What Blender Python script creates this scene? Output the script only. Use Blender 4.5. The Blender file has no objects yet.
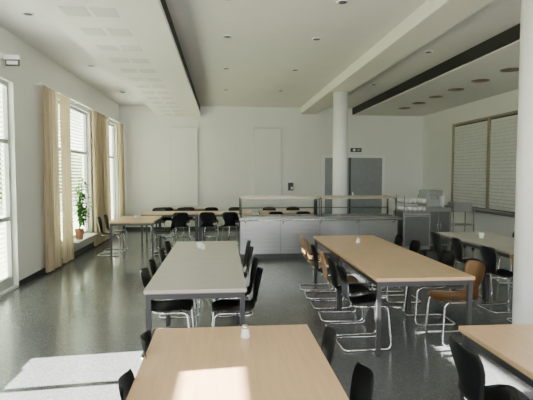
import bpy, bmesh, math, random
from mathutils import Vector, Matrix
random.seed(4)
S=bpy.context.scene
# ---------------------------------------------------------------- materials
def new_mat(name):
    m=bpy.data.materials.new(name); m.use_nodes=True
    return m,m.node_tree,m.node_tree.nodes['Principled BSDF']
def mat(name,col,rough=0.5,metal=0.0,var=0.06,scale=8.0,spec=0.5,stretch=None,bump=0.0,trans=0.0):
    m,nt,b=new_mat(name)
    tc=nt.nodes.new('ShaderNodeTexCoord'); mp=nt.nodes.new('ShaderNodeMapping')
    nt.links.new(tc.outputs['Object'],mp.inputs[0])
    if stretch: mp.inputs['Scale'].default_value=stretch
    n=nt.nodes.new('ShaderNodeTexNoise'); n.inputs['Scale'].default_value=scale; n.inputs['Detail'].default_value=4
    nt.links.new(mp.outputs[0],n.inputs['Vector'])
    r=nt.nodes.new('ShaderNodeValToRGB')
    r.color_ramp.elements[0].position=0.3; r.color_ramp.elements[1].position=0.7
    r.color_ramp.elements[0].color=tuple(max(0,c*(1-var)) for c in col)+(1,)
    r.color_ramp.elements[1].color=tuple(min(1,c*(1+var)) for c in col)+(1,)
    nt.links.new(n.outputs[0],r.inputs[0]); nt.links.new(r.outputs[0],b.inputs['Base Color'])
    b.inputs['Roughness'].default_value=rough; b.inputs['Metallic'].default_value=metal
    b.inputs['Specular IOR Level'].default_value=spec
    if trans:
        t=nt.nodes.new('ShaderNodeBsdfTranslucent'); nt.links.new(r.outputs[0],t.inputs[0])
        mx=nt.nodes.new('ShaderNodeMixShader'); mx.inputs[0].default_value=trans
        out=nt.nodes['Material Output']
        nt.links.new(b.outputs[0],mx.inputs[1]); nt.links.new(t.outputs[0],mx.inputs[2]); nt.links.new(mx.outputs[0],out.inputs[0])
    return m
def floor_mat():
    m,nt,b=new_mat('terrazzo')
    tc=nt.nodes.new('ShaderNodeTexCoord')
    v=nt.nodes.new('ShaderNodeTexVoronoi'); v.inputs['Scale'].default_value=110
    nt.links.new(tc.outputs['Object'],v.inputs['Vector'])
    r=nt.nodes.new('ShaderNodeValToRGB'); cr=r.color_ramp
    cr.elements[0].position=0.0; cr.elements[0].color=(.085,.092,.098,1)
    cr.elements[1].position=1.0; cr.elements[1].color=(.175,.183,.19,1)
    e=cr.elements.new(.6); e.color=(.118,.127,.134,1)
    sp=nt.nodes.new('ShaderNodeSeparateColor'); nt.links.new(v.outputs['Color'],sp.inputs[0])
    nt.links.new(sp.outputs[0],r.inputs[0]); nt.links.new(r.outputs[0],b.inputs['Base Color'])
    b.inputs['Roughness'].default_value=.19; b.inputs['Specular IOR Level'].default_value=.5
    return m
M=dict(
 wall=mat('wall_paint',(.76,.765,.72),.7,var=.015,scale=2),
 ceil=mat('ceiling_paint',(.78,.765,.73),.8,var=.02,scale=3),
 bulk=mat('bulkhead_paint',(.83,.81,.77),.7,var=.02),
 vent_and_shade=mat('vent_and_shade_grey',(.66,.65,.62),.7,var=.1,scale=60),  # bulkhead vents, and painted shade strips on the acoustic panels
 beam=mat('beam_paint',(.82,.78,.72),.7,var=.02),
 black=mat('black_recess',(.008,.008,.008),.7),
 white=mat('white_lacquer',(.84,.84,.82),.4,var=.02),
 frame=mat('window_frame_grey',(.42,.45,.43),.4,var=.02),
 birch=mat('birch_top',(.60,.40,.225),.28,var=.08,scale=5,stretch=(7,.6,7)),
 edge=mat('table_edge',(.30,.20,.12),.5),
 rail=mat('guard_rail',(.36,.31,.22),.35,.5),
 grey=mat('grey_laminate',(.45,.42,.37),.26,var=.03),
 steel=mat('dark_steel',(.06,.06,.065),.4,.4),
 chrome=mat('chrome',(.72,.73,.74),.16,1.0,var=.02),
 inox=mat('stainless',(.30,.305,.30),.28,1.0,var=.06,scale=4,stretch=(1,1,20)),
 inoxd=mat('stainless_dark',(.15,.155,.155),.35,.9),
 shell=mat('black_shell',(.008,.009,.010),.3),
 ply=mat('orange_plywood',(.44,.265,.135),.36,var=.12,scale=6,stretch=(6,1,1)),
 curtain=mat('curtain_fabric',(.54,.44,.30),.9,var=.05,scale=30,trans=.28),
 slat=mat('blind_slat',(.56,.62,.55),.5,var=.02,trans=.16),
 sun_blocker=mat('added_sun_blocker',(.6,.6,.57),.9),  # for unseen panels added to block the sun
 doorg=mat('door_grey',(.24,.265,.275),.3),
 shutter=mat('shutter_alu',(.70,.70,.66),.45,.1),
 lamp=mat('lamp_brown',(.16,.11,.07),.4),
 lampw=mat('lamp_white',(.85,.85,.82),.4),
 lampd=mat('lamp_dark',(.06,.06,.06),.3),
 green=mat('sign_green',(.02,.2,.08),.4),
 leaf=mat('leaf',(.05,.16,.03),.5,var=.4,scale=9,trans=.3),
 pot=mat('terracotta',(.35,.14,.07),.7),
 grass=mat('grass',(.26,.30,.17),.9,var=.3,scale=2),
 hedge=mat('hedge_leaves',(.10,.17,.045),.9,var=.6,scale=5),
 china=mat('porcelain',(.8,.8,.77),.2),
 tray=mat('tray_grey',(.35,.36,.36),.4),
 wax=mat('salt',(.75,.74,.7),.4),
 floor=floor_mat())
def glass_mat(name,tint,alpha):
    m,nt,b=new_mat(name)
    b.inputs['Base Color'].default_value=tint+(1,)
    b.inputs['Roughness'].default_value=.05; b.inputs['Alpha'].default_value=alpha
    n=nt.nodes.new('ShaderNodeTexNoise'); mr=nt.nodes.new('ShaderNodeMapRange')
    mr.inputs['To Min'].default_value=.03; mr.inputs['To Max'].default_value=.08
    nt.links.new(n.outputs[0],mr.inputs[0]); nt.links.new(mr.outputs[0],b.inputs['Roughness'])
    return m
M['glass']=glass_mat('clear_glass',(.5,.55,.55),.15)
# ---------------------------------------------------------------- builder
class B:
    def __init__(s,name): s.name=name; s.bm=bmesh.new(); s.mats=[]
    def mi(s,m):
        if m not in s.mats: s.mats.append(m)
        return s.mats.index(m)
    def add(s,fn,m,smooth=False):
        before=set(s.bm.faces); fn(s.bm); k=s.mi(m)
        for f in s.bm.faces:
            if f not in before: f.material_index=k; f.smooth=smooth
    def box(s,x0,x1,y0,y1,z0,z1,m,bev=0):
        def fn(bm):
            r=bmesh.ops.create_cube(bm,size=1)
            for v in r['verts']:
                v.co=Vector(((x0+x1)/2+v.co.x*(x1-x0),(y0+y1)/2+v.co.y*(y1-y0),(z0+z1)/2+v.co.z*(z1-z0)))
            if bev:
                es=set(e for v in r['verts'] for e in v.link_edges)
                bmesh.ops.bevel(bm,geom=list(es),offset=bev,segments=2,affect='EDGES',profile=.5)
        s.add(fn,m); return s
    def rbox(s,cx,cy,cz,sx,sy,sz,rot,axis,m):
        def fn(bm):
            r=bmesh.ops.create_cube(bm,size=1)
            R=Matrix.Rotation(rot,3,axis)
            for v in r['verts']:
                v.co=R@Vector((v.co.x*sx,v.co.y*sy,v.co.z*sz))+Vector((cx,cy,cz))
        s.add(fn,m); return s
    def lathe(s,cx,cy,prof,m,seg=24):
        def fn(bm):
            rings=[]
            for r,z in prof:
                rings.append([bm.verts.new((cx+r*math.cos(2*math.pi*i/seg),cy+r*math.sin(2*math.pi*i/seg),z)) for i in range(seg)])
            for a,b in zip(rings,rings[1:]):
                for i in range(seg):
                    bm.faces.new((a[i],a[(i+1)%seg],b[(i+1)%seg],b[i]))
            bm.faces.new(rings[0][::-1]); bm.faces.new(rings[-1])
        s.add(fn,m,True); return s
    def tube(s,pts,r,m,seg=8,fil=0.0):
        pts=[Vector(p) for p in pts]
        if fil:
            q=[pts[0]]
            for a,b,c in zip(pts,pts[1:],pts[2:]):
                d1=(a-b); d2=(c-b); f=min(fil,d1.length*.48,d2.length*.48)
                p0=b+d1.normalized()*f; p2=b+d2.normalized()*f
                for k in range(6):
                    t=k/5; q.append(p0*(1-t)**2+b*2*t*(1-t)+p2*t*t)
            q.append(pts[-1]); pts=q
        def fn(bm):
            t0=(pts[1]-pts[0]).normalized()
            n=t0.orthogonal().normalized(); rings=[]
            for i,p in enumerate(pts):
                t=(pts[min(i+1,len(pts)-1)]-pts[max(i-1,0)]).normalized()
                n=(n-t*n.dot(t)).normalized(); bb=t.cross(n)
                rings.append([bm.verts.new(p+(n*math.cos(2*math.pi*k/seg)+bb*math.sin(2*math.pi*k/seg))*r) for k in range(seg)])
            for a,b in zip(rings,rings[1:]):
                for k in range(seg): bm.faces.new((a[k],a[(k+1)%seg],b[(k+1)%seg],b[k]))
            bm.faces.new(rings[0][::-1]); bm.faces.new(rings[-1])
        s.add(fn,m,True); return s
    def mesh(s):
        bmesh.ops.recalc_face_normals(s.bm,faces=s.bm.faces)
        me=bpy.data.meshes.new(s.name); s.bm.to_mesh(me); s.bm.free()
        for m in s.mats: me.materials.append(m)
        return me
    def done(s,loc=(0,0,0),rz=0):
        return put(s.mesh(),s.name,loc,rz)
def put(me,name,loc=(0,0,0),rz=0):
    o=bpy.data.objects.new(name,me); S.collection.objects.link(o)
    o.location=loc; o.rotation_euler=(0,0,math.radians(rz)); return o
# ---------------------------------------------------------------- room shell
XL,XR,YB,YF,ZC,ZR=-3.1,6.43,15.0,-3.0,3.8,3.57
B('floor').box(XL-.2,XR+.2,YF-.2,YB+.2,-.15,0,M['floor']).done()
B('ceiling').box(XL-.2,XR+.2,YF-.2,YB+.2,ZC,ZC+.15,M['ceil']).done()
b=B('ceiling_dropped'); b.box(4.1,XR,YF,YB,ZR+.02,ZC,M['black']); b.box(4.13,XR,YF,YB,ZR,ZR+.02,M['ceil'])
b.done()
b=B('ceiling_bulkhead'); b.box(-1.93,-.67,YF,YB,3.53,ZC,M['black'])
b.box(-1.95,-.645,YF,YB,3.49,3.55,M['bulk']); b.box(-1.95,-1.93,YF,YB,3.55,ZC,M['bulk'])
for i in range(14):
    y=4.6+i*.75
    for x in (-1.72,-1.40):
        b.box(x,x+.26,y,y+.3,3.483,3.492,M['vent_and_shade'])
b.done()
b=B('beam'); b.box(2.45,2.95,YF,YB,3.6,ZC,M['beam'],.01); b.done()
OP=[(-2.2,.2,.7,3.15),(1.0,2.1,.7,3.15),(2.9,4.5,.7,3.15),(5.3,7.55,.03,3.08),(8.9,11.7,.33,3.15),(12.75,14.6,.33,3.15)]
b=B('wall_left'); y=YF-.2
for (a,c,z0,z1) in OP:
    b.box(XL-.2,XL,y,a,0,ZC,M['wall']); b.box(XL-.2,XL,a,c,0,z0,M['wall']); b.box(XL-.2,XL,a,c,z1,ZC,M['wall']); y=c
b.box(XL-.2,XL,y,YB+.2,0,ZC,M['wall']); b.done()
B('wall_back').box(XL,XR+.2,YB,YB+.2,0,ZC,M['wall']).done()
B('wall_right').box(XR,XR+.2,YF-.2,YB,0,ZC,M['wall']).done()
b=B('wall_front'); b.box(XL,-1.5,YF-.2,YF,0,ZC,M['wall']); b.box(4.5,XR,YF-.2,YF,0,ZC,M['wall'])
b.box(-1.5,4.5,YF-.2,YF,0,1.0,M['wall']); b.box(-1.5,4.5,YF-.2,YF,3.2,ZC,M['wall']); b.done()
b=B('baseboard_left')
y=YF
for (a,c,z0,z1) in OP:
    if z0<.1:
        b.box(XL,XL+.015,y,a,0,.09,M['steel']); y=c
b.box(XL,XL+.015,y,YB,0,.09,M['steel']); b.done()
b=B('baseboard_back'); b.box(XL+.02,3.1,YB-.015,YB,0,.09,M['steel']); b.box(5.2,XR,YB-.015,YB,0,.09,M['steel']); b.done()
for x,y in ((2.73,11.0),(2.8,4.05)):
    B('column').lathe(x,y,[(.17,0),(.17,3.6)],M['white'],40).done()
# ---------------------------------------------------------------- windows
def window(n,y0,y1,z0,z1,mull,trans,blind=None,sun_blockers=(),x=XL-.1,door=False,sill=XL+.03):
    b=B(n); w=.06; f=M['frame']
    b.box(x-.03,x+.03,y0,y0+w,z0,z1,f); b.box(x-.03,x+.03,y1-w,y1,z0,z1,f)
    b.box(x-.03,x+.03,y0+w,y1-w,z0,z0+w*(2.5 if door else 1),f); b.box(x-.03,x+.03,y0+w,y1-w,z1-w,z1,f)
    for m in mull: b.box(x-.028,x+.028,m-w*.6,m+w*.6,z0+w,z1-w,f)
    for t in trans: b.box(x-.026,x+.026,y0+w,y1-w,t-w*.5,t+w*.5,f)
    if blind:
        za,zb=blind; z=za
        while z<zb:
            b.rbox(x-.085,(y0+y1)/2,z,.082,(y1-y0)-.02,.003,math.radians(-27),'Y',M['slat']); z+=.072
    for (ra,rb) in sun_blockers: b.box(x+.035,x+.04,y0+.005,y1-.005,ra,rb,M['sun_blocker'])  # added panels that leave gaps to shape the sun patches
    if z0>.3 :
        b.box(x+.03,XL+.001,y0+.001,y1-.001,z0,z0+.025,M['white'])
        b.box(XL+.001,sill,y0+(1.0 if sill>XL+.1 else .001),y1-.3,z0,z0+.025,M['white'])
    return b.done()
window('fill_window_left',*OP[0],[-1.0],[2.3])  # unseen window beside and behind the camera, added to let light in
window('window_2',*OP[1],[],[],sun_blockers=((.73,2.38),(2.54,3.14)))  # out of view; opening and added panels shaped for the table sun patch
window('window_3',*OP[2],[3.75],[],sun_blockers=((1.42,2.9),))  # out of view; added panel band splits the sun into floor patches
window('window_4',*OP[3],[6.45],[2.2,1.05],blind=(.25,3.05),door=True)
window('window_5',*OP[4],[10.3],[2.2],blind=(.45,3.12),sill=-2.88)
window('window_6',*OP[5],[13.7],[2.2],blind=(.45,3.12))
b=B('fill_window_rear')  # unseen window behind the camera, added for frontal fill light
for x in (-1.5,.46,2.46,4.44): b.box(x,x+.06,YF-.13,YF-.07,1.0,3.2,M['frame'])
for z in (1.0,3.14): b.box(-1.44,4.44,YF-.125,YF-.075,z,z+.06,M['frame'])
b.done()
def curtain(y0,y1,x=-2.98,z0=.04,z1=3.2):
    b=B('curtain')
    def fn(bm):
        n=int((y1-y0)/.012); cols=[]
        ph=random.random()*6
        for i in range(n+1):
            y=y0+(y1-y0)*i/n; col=[]
            for k in range(9):
                z=z0+(z1-z0)*k/8; amp=.035*(1-.35*k/8)
                col.append(bm.verts.new((x+amp*math.sin(y*2*math.pi/.115+ph+.35*math.sin(k*.5))+.012*math.sin(y*17+k*.3),y,z)))
            cols.append(col)
        for a,c in zip(cols,cols[1:]):
            for k in range(8): bm.faces.new((a[k],c[k],c[k+1],a[k+1]))
    b.add(fn,M['curtain'],True); b.done()
for a,c in ((8.4,9.12),(9.28,9.85),(11.45,12.2),(12.3,13.05),(14.25,14.85)): curtain(a,c)
b=B('curtain_rail'); b.box(-3.0,-2.96,8.3,14.9,3.2,3.23,M['white'])
for y in (8.4,10.5,12.5,14.7): b.box(XL,-2.96,y,y+.03,3.2,3.225,M['white'])
b.done()
b=B('potted_plant'); px,py,pz=-2.98,10.3,.356
b.lathe(px,py,[(.065,pz),(.09,pz+.19),(.1,pz+.19),(.1,pz+.22),(.09,pz+.22),(.085,pz+.18)],M['pot'])
for i in range(22):
    a=random.random()*6.28; h=random.uniform(.4,1.1); sp=random.uniform(.03,.2)
    top=Vector((px+.05+sp*.6*math.cos(a),py+sp*1.6*math.sin(a),pz+.2+h))
    b.tube([(px,py,pz+.18),(px+.02+.2*sp*math.cos(a),py+.5*sp*math.sin(a),pz+.18+h*.5),top],.005,M['leaf'],5)
    for k in range(9):
        t=.35+.65*k/8; base=Vector((px,py,pz+.18)).lerp(top,t)
        aa=random.random()*6.28; L=random.uniform(.12,.2)
        d=Vector((math.cos(aa)*.5+.15,math.sin(aa),random.uniform(-.6,.5))).normalized(); sd=d.cross(Vector((0,0,1))).normalized()*.032
        def fn(bm,base=base,d=d,sd=sd,L=L):
            p=[base,base+d*L*.45+sd,base+d*L+Vector((0,0,-.03)),base+d*L*.45-sd]
            bm.faces.new([bm.verts.new(q) for q in p])
        b.add(fn,M['leaf'])
b.done()
# ---------------------------------------------------------------- back wall features
for x0,x1 in ((-1.58,-.76),(.98,1.82)):
    b=B('acoustic_panel'); b.box(x0,x1,YB-.06,YB-.002,.75,3.12,M['wall'],.006); b.box(x0+.01,x1-.01,YB-.055,YB-.002,3.12,3.17,M['vent_and_shade'])  # grey top strip stands in for the shadow at the panel top
    for x in (x0-.012,x1): b.box(x,x+.012,YB-.055,YB-.002,.75,3.12,M['vent_and_shade'])  # grey side strips paint in the shading along the panel edges
    b.done()
YD=YB-.002
b=B('door_1'); x0,x1,zt=3.14,5.16,2.32; f=M['white']
b.box(x0,x0+.08,YD-.06,YD,0,zt,f); b.box(x1-.08,x1,YD-.06,YD,0,zt,f); b.box(x0+.08,x1-.08,YD-.06,YD,zt-.08,zt,f)
b.box(x0+.08,4.02,YD-.045,YD,.01,zt-.09,M['doorg']); b.box(4.04,x1-.08,YD-.045,YD,.01,zt-.09,M['doorg'])
b.box(4.0,4.06,YD-.05,YD,.01,zt-.08,M['steel'])
for x in (3.94,4.12): 
    b.tube([(x,YD-.04,1.05),(x,YD-.1,1.05),(x+(.11 if x>4 else -.11),YD-.1,1.05)],.01,M['chrome'],8,.02); b.box(x-.02,x+.02,YD-.052,YD-.045,.95,1.15,M['chrome'])
b.done()
b=B('exit_sign'); b.box(4.05,4.4,YD-.05,YD,2.42,2.54,M['steel'],.005); b.box(4.12,4.2,YD-.053,YD-.05,2.445,2.515,M['lampw']); b.box(4.24,4.36,YD-.053,YD-.05,2.47,2.49,M['lampw']); b.done()
b=B('exit_sign'); b.box(XL+.002,XL+.05,7.13,7.27,3.34,3.42,M['white']); b.box(XL+.05,XL+.24,7.19,7.21,3.25,3.34,M['steel']); b.box(XL+.07,XL+.22,7.186,7.19,3.27,3.32,M['white']); b.box(XL+.04,XL+.25,7.17,7.23,3.34,3.4,M['white']); b.done()
b=B('wall_phone'); b.box(2.05,2.22,YD-.05,YD,1.2,1.45,M['steel'],.01); b.box(2.07,2.11,YD-.09,YD-.05,1.2,1.44,M['shell'],.01); b.box(2.14,2.2,YD-.055,YD-.05,1.24,1.32,M['white']); b.done()
# ---------------------------------------------------------------- right wall hatch
XH=XR-.002
b=B('serving_hatch_shutter'); fr=M['rail']
for (y0,y1) in ((9.2,11.0),(11.1,12.8)):
    b.box(XH-.01,XH,y0,y1,.86,3.04,M['steel'])
    z=.88
    while z<3.0:
        b.rbox(XH-.035,(y0+y1)/2,z+.04,.008,y1-y0-.01,.078,math.radians(-16),'Y',M['shutter']); z+=.082
for y in (9.12,11.0,12.8): b.box(XH-.07,XH,y,y+.1 if y==11.0 else y+.08,.86,3.04,fr)
b.box(XH-.07,XH,9.12,12.88,3.04,3.1,fr); b.box(XH-.3,XH,9.05,12.95,.8,.86,M['inox'],.008); b.done()
# ---------------------------------------------------------------- ceiling lamps
def downlight(x,y,z,r,brown=False):
    b=B('downlight')
    b.lathe(x,y,[(r,z-.012),(r*1.0,z-.001)],M['lamp'] if brown else M['lampw'],24)
    b.lathe(x,y,[(r*.72,z-.016),(r*.7,z-.011)],M['lamp'] if brown else M['lampd'],24); b.done()
for i in range(7): downlight(5.1,7.2+i*1.0,ZR,.17,True)
for x in (.08,1.45):
    for y in (5.8,7.4,9.6,12.0): downlight(x,y,ZC,.075)
for y in (5.2,8.0,11.0): downlight(3.5,y,ZC,.075)
for y in (6.6,9.6,12.6): downlight(-2.5,y,ZC,.075)
# ---------------------------------------------------------------- tables
def table(w,l,top,name='dining_table'):
    b=B(name); h=.75
    b.box(-w/2,w/2,-l/2,l/2,h-.03,h,top,.003)
    b.box(-w/2+.004,w/2-.004,-l/2+.004,l/2-.004,h-.036,h-.029,M['edge'])
    t=.04; a=.015; st=M['steel']
    for sx in (-1,1):
        b.box(sx*(w/2-a-t/2)-.012,sx*(w/2-a-t/2)+.012,-l/2+a+t,l/2-a-t,h-.085,h-.036,st)
        for sy in (-1,1):
            cx,cy=sx*(w/2-a-t/2),sy*(l/2-a-t/2)
            b.box(cx-t/2,cx+t/2,cy-t/2,cy+t/2,.012,h-.036,st); b.box(cx-t/2,cx+t/2,cy-t/2,cy+t/2,0,.012,M['shell'])
    for sy in (-1,1): b.box(-w/2+a+t,w/2-a-t,sy*(l/2-a-t/2)-.012,sy*(l/2-a-t/2)+.012,h-.085,h-.036,st)
    return b.mesh()
def tab(x0,x1,y0,y1,top):
    put(table(x1-x0,y1-y0,top),'dining_table',((x0+x1)/2,(y0+y1)/2,0))
tab(-.42,.54,1.4,3.02,M['birch'])
tab(-.66,.2,4.03,5.485,M['grey']); tab(-.66,.2,5.495,6.95,M['grey'])
tab(1.42,2.38,4.3,5.845,M['birch']); tab(1.42,2.38,5.855,7.4,M['birch'])
tab(1.5,2.42,1.25,2.9,M['birch'])
tab(3.55,4.45,4.7,6.2,M['grey']); tab(3.55,4.45,6.21,7.7,M['grey'])
tab(-2.3,-1.4,9.95,11.3,M['birch'])
tab(-2.0,-.62,11.9,12.7,M['birch']); tab(-.6,.75,11.9,12.7,M['birch'])
tab(.95,2.35,11.9,12.7,M['birch']); tab(-1.9,-.5,13.7,14.4,M['birch'])
# ---------------------------------------------------------------- chairs
def chair_mesh(m,name):
    b=B(name)
    P=[(.225,.425,.10),(.222,.433,.15),(.21,.444,.18),(.18,.455,.198),(.12,.459,.207),(.04,.452,.208),(-.04,.445,.203),(-.11,.444,.19),
       (-.16,.457,.165),(-.19,.485,.143),(-.205,.525,.130),(-.213,.57,.130),(-.221,.615,.147),(-.23,.66,.172),(-.24,.71,.186),(-.25,.755,.184),(-.258,.785,.168),(-.262,.803,.14),(-.264,.812,.09)]
    N=10
    def fn(bm):
        rows=[]
        for i,(y,z,w) in enumerate(P):
            f=min(1,max(0,(i-7)/4)); row=[]
            for k in range(N+1):
                v=-1+2*k/N; c=v*v
                row.append(bm.verts.new((v*w, y+f*c*.035, z+(1-f)*c*.012)))
            rows.append(row)
        fs=[]
        for a,c in zip(rows,rows[1:]):
            for k in range(N): fs.append(bm.faces.new((a[k],a[k+1],c[k+1],c[k])))
        bmesh.ops.solidify(bm,geom=fs,thickness=.011)
    b.add(fn,m,True)
    x=.165; ch=M['chrome']
    b.tube([(-x*.75,-.14,.43),(-x,-.05,.43),(-x,.20,.432),(-x-.02,.235,.012),(-x-.03,-.24,.012),(x+.03,-.24,.012),(x+.02,.235,.012),(x,.20,.432),(x,-.05,.43),(x*.75,-.14,.43)],.0115,ch,8,.06)
    b.tube([(-x,-.02,.43),(x,-.02,.43)],.009,ch,6)
    b.tube([(-x,.13,.433),(x,.13,.433)],.009,ch,6)
    return b.mesh()
CH={'b':chair_mesh(M['shell'],'chair_black'),'w':chair_mesh(M['ply'],'chair_plywood')}
def chair(x,y,rz,k='b'):
    put(CH[k],'dining_chair',(x,y,0),rz+random.uniform(-5,5))
E,W_=-90,90   # facing +X / -X
chair(-.20,2.72,E,'b'); chair(-.20,2.15,E,'b'); chair(.39,2.70,W_,'b'); chair(.42,2.13,W_,'b')
for y in (4.62,5.12,5.9,6.5): chair(-.52,y,E)
for y in (4.55,5.1,5.9,6.48): chair(.12,y,W_)
for y,k in ((4.66,'b'),(5.12,'b'),(5.58,'w'),(6.12,'b'),(6.6,'w'),(7.08,'w')): chair(1.4,y,E,k)
for y,k in ((4.72,'w'),(5.35,'b'),(6.3,'b'),(6.9,'b')): chair(2.4,y,W_,k)
chair(1.52,2.45,E); chair(1.45,1.75,E); chair(2.45,2.3,W_)
for y,k in ((5.1,'w'),(5.75,'b'),(6.55,'b'),(7.25,'b')): chair(3.55,y,E,k)
for y,k in ((5.1,'b'),(5.75,'w'),(6.6,'w'),(7.25,'b')): chair(4.52,y,W_,k)
for y in (10.4,10.95): chair(-2.38,y,E); chair(-1.28,y+.05,W_)
for x in (-1.0,-.35,.17): chair(x,11.75,0)
for x in (-1.7,-1.05,-.3,.35): chair(x,12.95,180)
for x in (1.3,1.95): chair(x,11.75,0); chair(x,12.95,180)
for x in (-1.55,-.95): chair(x,13.55,0)
# ---------------------------------------------------------------- serving counter
b=B('serving_counter'); cx0,cx1,cy0,cy1=.35,3.6,9.6,10.3
b.box(cx0+.03,cx1-.03,cy0+.06,cy1,0,.1,M['steel'])
b.box(cx0,cx1,cy0,cy1,.1,.8,M['inoxd'])
b.box(cx0-.02,cx1+.02,cy0-.03,cy1+.02,.8,.85,M['inox'],.006)
n=4; w=(cx1-cx0)/n
for i in range(n):
    a=cx0+i*w
    b.box(a+.006,a+w-.006,cy0-.008,cy0,.11,.79,M['inox'])
    if i<2:
        z=.16
        while z<.74: b.box(a+.05,a+w-.05,cy0-.02,cy0-.008,z,z+.05,M['inox'],.003); z+=.085
    else: b.box(a+.04,a+w-.04,cy0-.016,cy0-.008,.15,.75,M['inox'],.003)
for k in range(3): b.tube([(cx0-.02,cy0-.12-.1*k,.82),(cx1+.02,cy0-.12-.1*k,.82)],.014,M['chrome'])
for i in range(5):
    x=cx0+.1+i*(cx1-cx0-.2)/4
    b.tube([(x,cy0,.72),(x,cy0-.2,.79),(x,cy0-.34,.805)],.012,M['chrome'])
for (a,c) in ((cx0+.02,1.97),(2.01,cx1-.02)):
    for x in (a,c):
        b.tube([(x,cy0+.55,.84),(x,cy0+.55,1.22),(x,cy0+.08,1.22)],.02,M['inoxd'],8,.05)
        b.tube([(x,cy0+.06,.84),(x,cy0+.06,1.22)],.014,M['inoxd'],8)
    b.box(a,c,cy0+.05,cy0+.6,1.235,1.245,M['glass'])
    b.box(a,c,cy0+.02,cy0+.06,1.215,1.245,M['rail']); b.box(a,c,cy0+.57,cy0+.61,1.215,1.255,M['rail'])
    b.tube([(a,cy0+.55,1.0),(c,cy0+.55,1.0)],.01,M['inoxd'])
    k=int((c-a)/.38)
    for j in range(k): b.box(a+.08+j*.38,a+.38+j*.38,cy0+.12,cy0+.48,.85,.862,M['inoxd'])
b.done()
b=B('dish_dispenser'); b.box(3.78,4.38,9.75,10.35,.12,.92,M['inox'],.01)
for x in (3.86,4.3):
    for y in (9.82,10.28): b.lathe(x,y,[(.03,0),(.045,.03),(.045,.07),(.03,.12)],M['shell'],12)
b.box(3.82,4.34,9.735,9.75,.2,.82,M['inoxd']); b.tube([(3.82,9.75,.86),(3.82,9.68,.86),(4.34,9.68,.86),(4.34,9.75,.86)],.012,M['chrome'],8,.03)
b.done()
b=B('cup_rack')
for k in range(2):
    z=.925+k*.17
    b.box(3.82,4.34,9.8,10.3,z,z+.015,M['inox'])
    for i in range(5):
        for j in range(4):
            b.lathe(3.88+i*.1,9.87+j*.12,[(.025,z+.016),(.038,z+.05),(.04,z+.095),(.034,z+.093),(.02,z+.03)],M['china'],12)
    for x in (3.83,4.33):
        for y in (9.81,10.29): b.box(x-.008,x+.008,y-.008,y+.008,z,z+.17,M['inox'])
b.done()
b=B('coffee_machine'); b.box(4.6,5.2,10.5,11.1,.905,.95,M['inox']); b.box(4.65,5.0,10.6,11.05,.95,1.35,M['tray'],.02); b.box(4.65,5.0,10.5,10.6,1.22,1.35,M['inox'],.01); b.box(4.66,4.99,10.5,10.62,.951,.98,M['inox'])
b.lathe(5.1,10.8,[(.07,.95),(.07,1.2),(.05,1.25),(.02,1.26)],M['china']); b.tube([(4.75,10.55,1.24),(4.75,10.55,1.15)],.012,M['chrome']); b.tube([(4.9,10.55,1.24),(4.9,10.55,1.15)],.012,M['chrome']); b.done()
b=B('steel_cabinet'); b.box(4.6,5.2,10.5,11.1,.08,.9,M['inox'],.008); b.box(4.64,4.89,10.49,10.5,.12,.86,M['inoxd']); b.box(4.91,5.16,10.49,10.5,.12,.86,M['inoxd'])
for x in (4.86,4.94): b.tube([(x,10.49,.6),(x,10.46,.6),(x,10.46,.45),(x,10.49,.45)],.006,M['chrome'],6,.01)
b.box(4.65,5.15,10.55,11.05,0,.08,M['steel']); b.done()
b=B('tray_trolley'); 
for x in (5.35,5.85):
    for y in (10.7,11.1):
        b.tube([(x,y,.08),(x,y,.95)],.014,M['inox']); b.lathe(x,y,[(.02,0),(.035,.02),(.035,.06),(.02,.08)],M['shell'],12)
for k in range(3): b.box(5.33,5.87,10.68,11.12,.2+k*.32,.215+k*.32,M['inox'])
for j in range(12): b.box(5.38,5.82,10.73,11.07,.856+j*.017,.868+j*.017,M['tray'])
b.done()
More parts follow.
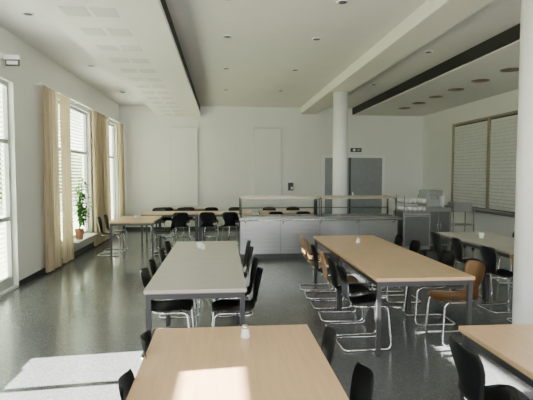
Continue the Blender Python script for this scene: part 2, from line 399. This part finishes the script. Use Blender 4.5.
# ---------------------------------------------------------------- small table things
def shaker(x,y):
    b=B('salt_shaker'); z=.75
    b.lathe(x,y,[(.024,z),(.028,z+.01),(.022,z+.05),(.019,z+.058)],M['wax'],16); b.lathe(x,y,[(.021,z+.058),(.02,z+.07),(.012,z+.078)],M['chrome'],16); b.done()
def cup(x,y):
    b=B('candle_glass'); z=.75
    b.lathe(x,y,[(.03,z),(.036,z+.02),(.04,z+.08),(.036,z+.078),(.03,z+.02)],M['china'],18); b.done()
for p in ((.13,2.80),(-.25,6.2),(1.9,6.6),(3.95,5.9)): shaker(*p)
for p in ((3.9,6.9),(-1.85,10.5),(-.3,6.25)): cup(*p)
b=B('bottle'); b.lathe(4.0,5.6,[(.035,.75),(.037,.78),(.037,.88),(.014,.93),(.013,.97),(.015,.975)],M['china'],18); b.done()
# ---------------------------------------------------------------- outside
B('ground_lawn').box(-60,XL-.25,-40,60,-.4,-.2,M['grass']).done()
b=B('hedge')
def fn(bm):
    for i in range(420):
        y=-12+i*.17; 
        r=bmesh.ops.create_icosphere(bm,subdivisions=2,radius=random.uniform(.6,1.1))
        o=Vector((-16+random.uniform(-.8,.8),y,random.uniform(.2,3.4)))
        for v in r['verts']: v.co=v.co*random.uniform(.88,1.12)+o
b.bm.free(); b.bm=bmesh.new(); b.mi(M['hedge']); fn(b.bm); b.done()
# ---------------------------------------------------------------- light
w=bpy.data.worlds.new('sky'); S.world=w; w.use_nodes=True; nt=w.node_tree
bg=nt.nodes['Background']; bg.inputs[0].default_value=(.97,.98,1,1); bg.inputs[1].default_value=12.5
sun=bpy.data.lights.new('sun','SUN'); sun.energy=115; sun.angle=.009; sun.color=(1,.95,.88)
so=bpy.data.objects.new('sun',sun); S.collection.objects.link(so)
so.rotation_euler=Vector((1,.1,-.55)).to_track_quat('-Z','Y').to_euler(); so.location=(-10,0,8)
def portal(loc,sx,sy,d):
    l=bpy.data.lights.new('portal','AREA'); l.shape='RECTANGLE'; l.size=sx; l.size_y=sy; l.cycles.is_portal=True
    o=bpy.data.objects.new('portal',l); S.collection.objects.link(o); o.location=loc
    o.rotation_euler=Vector(d).to_track_quat('-Z','Z').to_euler()
for (a,c,z0,z1) in OP: portal((XL-.25,(a+c)/2,(z0+z1)/2),c-a,z1-z0,(1,0,0))
portal((1.5,YF-.25,2.1),6.0,2.2,(0,1,0))
# ---------------------------------------------------------------- camera
cam=bpy.data.cameras.new('camera'); cam.sensor_width=36; cam.lens=480/533*36; cam.clip_start=.05
co=bpy.data.objects.new('camera',cam); S.collection.objects.link(co); S.camera=co
co.location=(0,0,1.72)
co.rotation_euler=(math.radians(90-3.1),0,math.radians(-5.24))
